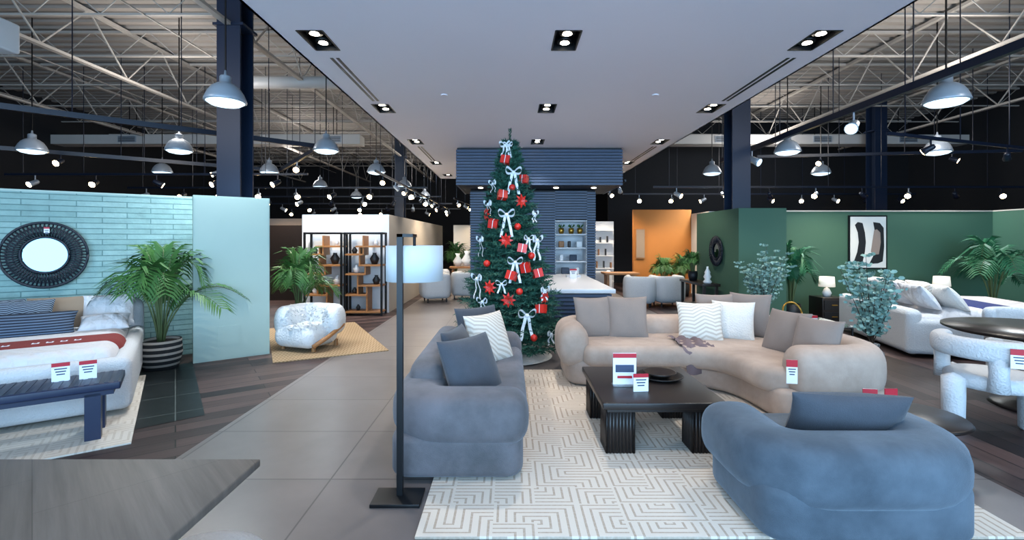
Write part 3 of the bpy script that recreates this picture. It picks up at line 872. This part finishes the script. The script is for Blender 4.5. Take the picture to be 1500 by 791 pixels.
# ------------------------------------------------------------------ round mirrors
def on_wall(t): return Vector((-4.25, 6.9, 0))-wd*t
b = B('round_mirror')
for k in range(60):
    a = 2*pi*k/60; b.tube([(.22*math.cos(a), -.02, .22*math.sin(a)), (.28*math.cos(a+.06), -.05, .28*math.sin(a+.06)), (.395*math.cos(a), -.03, .395*math.sin(a))], .009, M_rattan, 5)
    b.tube([(.22*math.cos(a), -.02, .22*math.sin(a)), (.395*math.cos(a+.12), -.03, .395*math.sin(a+.12))], .006, M_rattan, 4)
for r, w in ((.395, .016), (.22, .014), (.34, .008), (.28, .008)):
    b.tube([(r*math.cos(2*pi*k/48), -.035, r*math.sin(2*pi*k/48)) for k in range(49)], w, M_rattan, 6)
b.lathe([(.22, 0), (.22, .01)], (0, 0, 0), M_mirror, 48, M=T(0, -.005, 0, rx=90), smooth=False)
card(b, T(.02, -.06, .27), .05, .07, .02)
p = on_wall(1.77); b.done((p.x, p.y-.02, 1.42), ang)

b = B('round_mirror')
for k in range(40):
    a = 2*pi*k/40; b.tube([(.17*math.cos(a), -.02, .17*math.sin(a)), (.3*math.cos(a), -.04, .3*math.sin(a))], .014, M_rattan, 4)
for r in (.17, .3): b.tube([(r*math.cos(2*pi*k/40), -.03, r*math.sin(2*pi*k/40)) for k in range(41)], .014, M_rattan, 6)
b.lathe([(.17, 0), (.17, .01)], (0, 0, 0), M_mirror, 40, M=T(0, -.005, 0, rx=90), smooth=False)
b.done((4.25, 9.8, 1.38), -90)

# ------------------------------------------------------------------ beds
def bed(name, x, y, rz, th, left):
    b = B(name)
    hh = .84 if left else .62
    b.rbox((0, 1.0, .04+hh/2), (2.15, .28 if left else .2, hh), .13 if left else .09, M_boucle, 6)
    for s_ in (-1, 1): b.rbox((s_*1.0, -.02, .29), (.16, 2.15, .48), .075, M_boucle, 5)
    b.rbox((0, -1.08, .29), (2.16, .16, .48), .075, M_boucle, 5)
    b.rbox((0, 0, .38), (1.86, 2.0, .4), .1, M_quilt, 5)
    b.rbox((0, -.18, .46), (1.9, 1.7, .3), .12, M_quilt, 5)
    if left:
        b.rbox((0, -.38, .472), (1.96, .55, .3), .12, th, 5)
        for k, xx in enumerate((.62, .52, .42, .32, .12, .02, -.08, -.18)):
            b.box((xx, -.46, .624), (.05, .05, .003), M_card); b.box((xx, -.46, .625), (.025, .03, .003), th)
        P = [(-.75, .7, .2, M_pilT, .55), (-.25, .72, .2, M_pilNx, .55), (.3, .72, .2, M_pilT, .55), (.75, .7, 0, M_quilt, .5), (-.55, .5, 0, M_pilNx, .45), (.05, .5, 0, M_pilNx, .5)]
        for (px, py, _, m, s_) in P: b.pillow(s_, .42, .18, T(px, py, .76, rx=60), m)
        b.pillow(.75, .32, .17, T(.15, .25, .7, rx=50), M_pilN); b.pillow(.45, .3, .15, T(.75, .35, .67, rx=25), M_quilt)
    else:
        b.rbox((0, -.25, .5), (2.0, 1.75, .34), .15, M_quilt, 5)
        b.rbox((0, -.12, .515), (2.06, .62, .36), .15, th, 5)
        for (px, py, m) in ((-.6, .72, M_quilt), (0, .74, M_quilt), (.6, .72, M_quilt), (-.4, .5, M_pilP), (.25, .5, M_pilW), (-.7, .45, M_pilW), (.7, .5, M_quilt), (0, .32, M_quilt)):
            b.pillow(.58, .42, .2, T(px, py, .8, rx=52), m)
    b.done((x, y, 0), rz)
bed('upholstered_bed', -5.02, 4.72, 35, M_throwR, True)
bed('upholstered_bed', 6.72, 7.3, 77, M_throwN, False)
b = B('bed_bench')
b.rbox((0, 0, .43), (1.45, .44, .06), .01, M_navyf, 2); b.bb(-.68, .68, -.19, .19, .36, .4, M_navyf)
for k in range(24): b.bb(-.7+.06*k, -.67+.06*k, -.205, .205, .45, .464, M_navyf)
for s_ in (-1, 1):
    for t in (-.14, .14): b.bb(s_*.55-.05, s_*.55+.05, t-.05, t+.05, .013, .38, M_navyf)
card(b, T(.33, .05, .46), .11, .15, .03); card(b, T(.5, 0.02, .46), .11, .15, .03)
b.done((-3.87, 3.63, 0), 35)

# ------------------------------------------------------------------ shearling lounge chair
b = B('shearling_lounge_chair')
b.rbox((0, -.05, .22), (.7, .66, .32), .14, M_fluff, 6)
b.puff(wrap([(-.26, -.2), (-.3, .25), (.3, .28), (.34, .1)], .25), .28, .44, .42, M_fluff, n=2.3, cap=.14)
for k in range(900):
    th = R.uniform(0, 2*pi); ph = R.uniform(-.2, 1.2)
    p = Vector((.39*math.cos(th)*math.cos(ph*.8), .37*math.sin(th)*math.cos(ph*.8), .36+.28*math.sin(ph)))
    d = Vector((math.cos(th), math.sin(th), R.uniform(-.2, .8))).normalized()
    u = d.cross(Vector((0, 0, 1))).normalized()*.012
    b.add([p-u, p+u, p+d*.06+Vector((R.uniform(-.02, .02), R.uniform(-.02, .02), R.uniform(-.02, .02)))], [(0, 1, 2)], M_fluff)
for (x, y) in ((-.28, -.22), (.28, -.22), (-.28, .24), (.28, .24)): b.cyl((x, y, .013), .03, .1, M_oak, 10)
b.tube([(.34, -.3, .1), (.44, -.1, .22), (.44, .2, .34), (.3, .4, .42)], .03, M_oak, 8)
b.done((-2.98, 7.1, 0), -20)

def etagere(x, y, w):
    b = B('open_bookshelf')
    H = 1.77
    for dx in (0, w):
        for dy in (0, .35): b.bb(x+dx-.02, x+dx+.02, y+dy-.02, y+dy+.02, 0, H, M_black)
        b.bb(x+dx-.02, x+dx+.02, y, y+.35, H-.04, H, M_black)
    for dy in (0, .35): b.bb(x, x+w, y+dy-.02, y+dy+.02, H-.04, H, M_black)
    L = [(.06, 0, 1), (.42, 0, .6), (.62, .35, 1), (.86, 0, .55), (1.05, .4, 1), (1.28, 0, .5), (1.45, .3, 1)]
    for (z, a, c) in L: b.bb(x+w*a, x+w*c, y-.02, y+.37, z, z+.035, M_oak)
    for (t, za, zb) in ((.35, .42, .9), (.6, .09, .62), (.55, .86, 1.05), (.4, 1.05, 1.45), (.5, 1.28, 1.7)): b.bb(x+w*t-.015, x+w*t+.015, y, y+.35, za, zb, M_oak)
    for (t, z, s_) in ((.2, .45, .14), (.8, .65, .2), (.25, .9, .18), (.75, 1.09, .24), (.2, 1.31, .15), (.8, 1.49, .12), (.3, .1, .12)):
        b.lathe([(s_*.25, 0), (s_*.42, s_*.5), (s_*.15, s_*.9), (s_*.2, s_)], (x+w*t, y+.17, z), R.choice([M_potblk, M_pilD, M_vase]), 14)
    b.done()
etagere(-4.35, 10.12, .78); etagere(-3.5, 10.12, .78)

# ------------------------------------------------------------------ foreground table and pouf
b = B('dining_table')
b.rbox((-2.0, 1.38, .735), (2.06, .96, .03), .006, M_gtable, 2)
b.bb(-2.9, -1.15, 1.0, 1.76, .66, .72, M_gtable)
for x in (-2.75, -1.66):
    b.bb(x-.04, x+.04, 1.05, 1.7, 0, .68, M_gtable)
b.done()
b = B('boucle_ottoman')
b.lathe([(.0001, .02), (.2, .02), (.26, .06), (.29, .16), (.29, .3), (.26, .41), (.18, .45), (.0001, .46)], (0, 0, 0), M_boucle, 32)
b.cyl((0, 0, 0), .2, .03, M_blackwood); b.done((-1.15, 1.7, 0))

# ------------------------------------------------------------------ right side furniture
b = B('side_table')
b.lathe([(.0001, .28), (.33, .28), (.345, .295), (.33, .31), (.0001, .31)], (0, 0, 0), M_blackwood, 40)
b.lathe([(.2, .0), (.19, .02), (.06, .04), (.06, .28)], (0, 0, 0), M_blackwood, 24)
card(b, T(-.18, -.05, .311), .09, .2, .05); b.done((2.93, 3.5, .019))

def barrel_chair(x, y, rz, tag=True):
    b = B('dining_chair')
    for (px, py) in ((-.24, -.24), (.24, -.24), (-.26, .22), (.26, .22)):
        b.lathe([(.0001, 0), (.06, 0), (.075, .02), (.08, .3), (.08, .46), (.0001, .5)], (px, py, 0), M_boucle, 18)
    b.prism([(.32*math.cos(2*pi*k/32)*1.0, .31*math.sin(2*pi*k/32)) for k in range(32)], .38, .5, .05, M_boucle)
    pts = [(.34*math.cos(math.radians(a)), .32*math.sin(math.radians(a))) for a in range(-25, 206, 11)]
    b.puff(pts, .13, .17, .72, M_boucle, cap=.06)
    for a in (-15, 195):
        c = (.33*math.cos(math.radians(a)), .31*math.sin(math.radians(a)))
        b.lathe([(.06, .4), (.055, .55), (.06, .68)], (c[0], c[1], 0), M_boucle, 16)
    c = (0, .31); b.lathe([(.07, .4), (.06, .55), (.07, .68)], (c[0], c[1], 0), M_boucle, 16)
    if tag: card(b, T(.0, 0, 0) @ T(-.1, .395, .62, rz=195), .1, .15, .045)
    b.done((x, y, 0), rz)
barrel_chair(4.05, 4.0, 140)
barrel_chair(5.9, 5.4, -60)
b = B('dining_table')
b.lathe([(.0001, .71), (.7, .71), (.75, .73), (.75, .75), (.0001, .75)], (0, 0, 0), M_blackwood, 48)
b.lathe([(.4, 0), (.38, .03), (.14, .1), (.13, .6), (.3, .71)], (0, 0, 0), M_blackwood, 32); b.done((5.1, 4.55, 0))

b = B('glass_side_table')
b.bb(3.55, 4.6, 6.3, 7.1, .44, .455, M_glass)
for (x, y) in ((3.6, 6.35), (4.55, 6.35), (3.6, 7.05), (4.55, 7.05)): b.cyl((x, y, 0), .015, .44, M_black, 8)
b.tube([(3.6, 6.35, .43), (4.55, 6.35, .43), (4.55, 7.05, .43), (3.6, 7.05, .43), (3.6, 6.35, .43)], .012, M_black, 6)
b.tube([(3.9+.13*math.cos(t/3), 6.6+.05*math.sin(t/3), .6+.14*math.sin(t/3)) for t in range(20)], .012, M_gold, 6)
card(b, T(4.1, 6.45, .456), .1, .13)
b.done()

def nightstand(x, y):
    b = B('nightstand'); b.rbox((0, 0, .27), (.44, .42, .5), .01, M_blackwood, 2)
    for z in (.16, .38): b.bb(-.19, .19, -.222, -.21, z-.09, z+.09, M_potblk); b.bb(-.05, .05, -.235, -.222, z-.008, z+.008, M_gold)
    b.done((x, y, 0))
    b = B('table_lamp'); b.lathe([(.06, 0), (.08, .07), (.045, .15), (.015, .17), (.012, .22)], (0, 0, 0), M_vase, 18)
    b.lathe([(.14, .19), (.125, .38), (.12, .38), (.135, .19)], (0, 0, 0), M_shade2, 28); b.done((x, y, .52))
nightstand(6.1, 9.2); nightstand(8.4, 9.3)

b = B('framed_artwork')
b.bb(-.4, .4, -.03, 0, -.56, .56, M_black); b.bb(-.37, .37, -.036, -.03, -.53, .53, M_canvas)
def blob(pts, m, yy): b.add([(x, yy, z) for x, z in pts], [tuple(range(len(pts)))], m)
blob([(-.3, -.4), (-.12, -.42), (-.07, -.2), (-.05, 0), (-.07, .2), (-.12, .4), (-.22, .42), (-.28, .36), (-.22, .2), (-.2, 0), (-.23, -.2)], M_potblk, -.0375)
blob([(.02, -.45), (.2, -.44), (.3, -.4), (.33, -.1), (.32, .3), (.24, .4), (.1, .42), (.14, .2), (.16, 0), (.12, -.25)], M_potblk, -.0375)
blob([(.05, -.2), (.14, -.26), (.22, -.25), (.26, 0), (.25, .2), (.18, .27), (.12, .25)], M_pilG, -.0385)
b.done((7.46, 9.985, 1.56))
b = B('framed_artwork'); b.bb(-.14, .14, -.03, 0, -.45, .45, M_oak); b.bb(-.12, .12, -.035, -.03, -.42, .42, M_pilT); b.done((3.95, 14.49, 1.5))
b = B('framed_artwork'); b.bb(-.5, .5, -.03, 0, -.5, .5, M_oak); b.bb(-.47, .47, -.035, -.03, -.47, .47, M_canvas); b.lathe([(.2, 0), (.2, .004)], (0, 0, 0), M_pilG, 20, M=T(.1, -.036, .05, rx=90)); b.done((-5.9, 13.19, 1.5))

def club(x, y, rz, s=1.0):
    b = B('club_chair')
    b.rbox((0, -.03, .27*s), (.62*s, .66*s, .34*s), .07, M_boucle, 4)
    b.puff(wrap([(-.3*s, -.28*s), (-.31*s, .28*s), (.31*s, .28*s), (.3*s, -.28*s)], .2), .17*s, .62*s, .43*s, M_boucle, cap=.05)
    for px in (-.24, .24):
        for py in (-.24, .24): b.cyl((px*s, py*s, 0), .02, .12, M_blackwood, 8)
    b.done((x, y, 0), rz)
club(3.15, 11.6, 160); club(3.85, 11.7, 185); club(2.5, 13.6, 170)
club(-1.95, 12.5, 200); club(-1.2, 13.1, 160); club(-2.1, 14.0, 100); club(-.5, 14.0, 150)
b = B('console_table'); b.rbox((4.03, 10.2, .7), (.36, 1.3, .05), .005, M_blackwood, 2)
for x in (3.9, 4.15):
    for y in (9.6, 10.8): b.bb(x-.025, x+.025, y-.025, y+.025, 0, .68, M_blackwood)
b.bb(3.9, 4.15, 9.6, 10.8, .2, .23, M_blackwood)
b.done()
b = B('ceramic_vase'); b.lathe([(.07, 0), (.09, .03), (.05, .08), (.08, .13), (.05, .19), (.06, .22), (.02, .3), (.02, .34)], (4.03, 9.75, .726), M_vase, 20); b.done()
palm('potted_plant', 4.0, 10.45, .726, .1, .62, .3, 9, M_palm, M_potblk, 21, .2, avoid=((1, 0, .3),))
b = B('console_table'); b.rbox((-1.3, 15.6, .72), (1.3, .4, .06), .005, M_oak, 2)
for x in (-1.85, -.75): b.bb(x-.03, x+.03, 15.45, 15.75, 0, .7, M_oak)
b.done()
for (x, s_) in ((-1.7, .42), (-1.4, .5), (-1.1, .36)):
    b = B('ceramic_vase'); b.lathe([(s_*.2, 0), (s_*.38, s_*.4), (s_*.12, s_*.8), (s_*.2, s_)], (x, 15.6, .751), M_vase, 20); b.done()
b = B('dining_table'); b.rbox((2.9, 12.6, .73), (.9, .6, .05), .01, M_oak, 2)
for px in (2.55, 3.25): b.bb(px-.03, px+.03, 12.4, 12.8, 0, .71, M_oak)
b.done()
b = B('bookcase'); b.bb(-6.6, -5.5, 12.75, 12.8, 0, 2.0, M_blackwood)
for i in range(6): b.bb(-6.6, -5.5, 12.8, 13.1, .02+.38*i, .05+.38*i, M_blackwood)
for dx in (-6.6, -5.53): b.bb(dx, dx+.03, 12.75, 13.1, 0, 2.0, M_blackwood)
b.done()

# ------------------------------------------------------------------ lights
LS = .88
def light(kind, loc, e, col, size=.1, rot=(0, 0, 0), spot=None, sy=None, blend=.6):
    d = bpy.data.lights.new('lamp_'+kind, kind); d.energy = e*LS; d.color = col
    if kind == 'AREA':
        d.size = size
        if sy: d.shape = 'RECTANGLE'; d.size_y = sy
    else: d.shadow_soft_size = size
    if kind == 'SPOT': d.spot_size = math.radians(spot); d.spot_blend = blend
    o = bpy.data.objects.new('lamp_'+kind.lower(), d); sc.collection.objects.link(o)
    o.location = loc; o.rotation_euler = rot
cool = (.42, .7, 1.0); warm = (1.0, .82, .6)
light('AREA', (0, Y0-.3, 2.1), 2700, cool, 17.6, (pi/2, 0, 0), sy=4.0)
for (x, y) in dls: light('SPOT', (x, y, SZ-.02), 230 if y > 3 else 90, (1, .91, .8), .05, spot=95)
for (x, y) in bays: light('SPOT', (x, y, 3.3), 420, (.85, .94, 1.0), .22, spot=145, blend=.8)
for (x, y) in ((-7, 3), (-7, 10), (-8, 18), (7.5, 3), (8, 9), (8, 15), (-2.9, 20)):  # fill points without fixtures, added to brighten the roof deck
    light('POINT', (x, y, 4.5), 170, (1.0, .94, .88), .5)
for (x, y) in ((4.7, 13.2), (3, 14), (6.5, 8.8), (-4, 9.2), (-1.8, 14), (-1.5, 21), (1.5, 11.2), (-6, 12), (1.5, 23)):  # warm spots; the one by the shelving niche is added to brighten it
    light('SPOT', (x, y, 3.0), 240, warm, .05, spot=120)
w = bpy.data.worlds.new('sky'); sc.world = w; w.use_nodes = True
w.node_tree.nodes['Background'].inputs[0].default_value = (.55, .75, 1, 1); w.node_tree.nodes['Background'].inputs[1].default_value = .8

# ------------------------------------------------------------------ camera
cd = bpy.data.cameras.new('camera'); co = bpy.data.objects.new('camera', cd); sc.collection.objects.link(co)
co.location = (0, 0, 1.6); co.rotation_euler = (pi/2, 0, 0)
cd.sensor_width = 36; cd.lens = 16.8; cd.shift_x = .002; cd.shift_y = -.029; cd.clip_start = .05
sc.camera = co
sc.view_settings.view_transform = 'Standard'
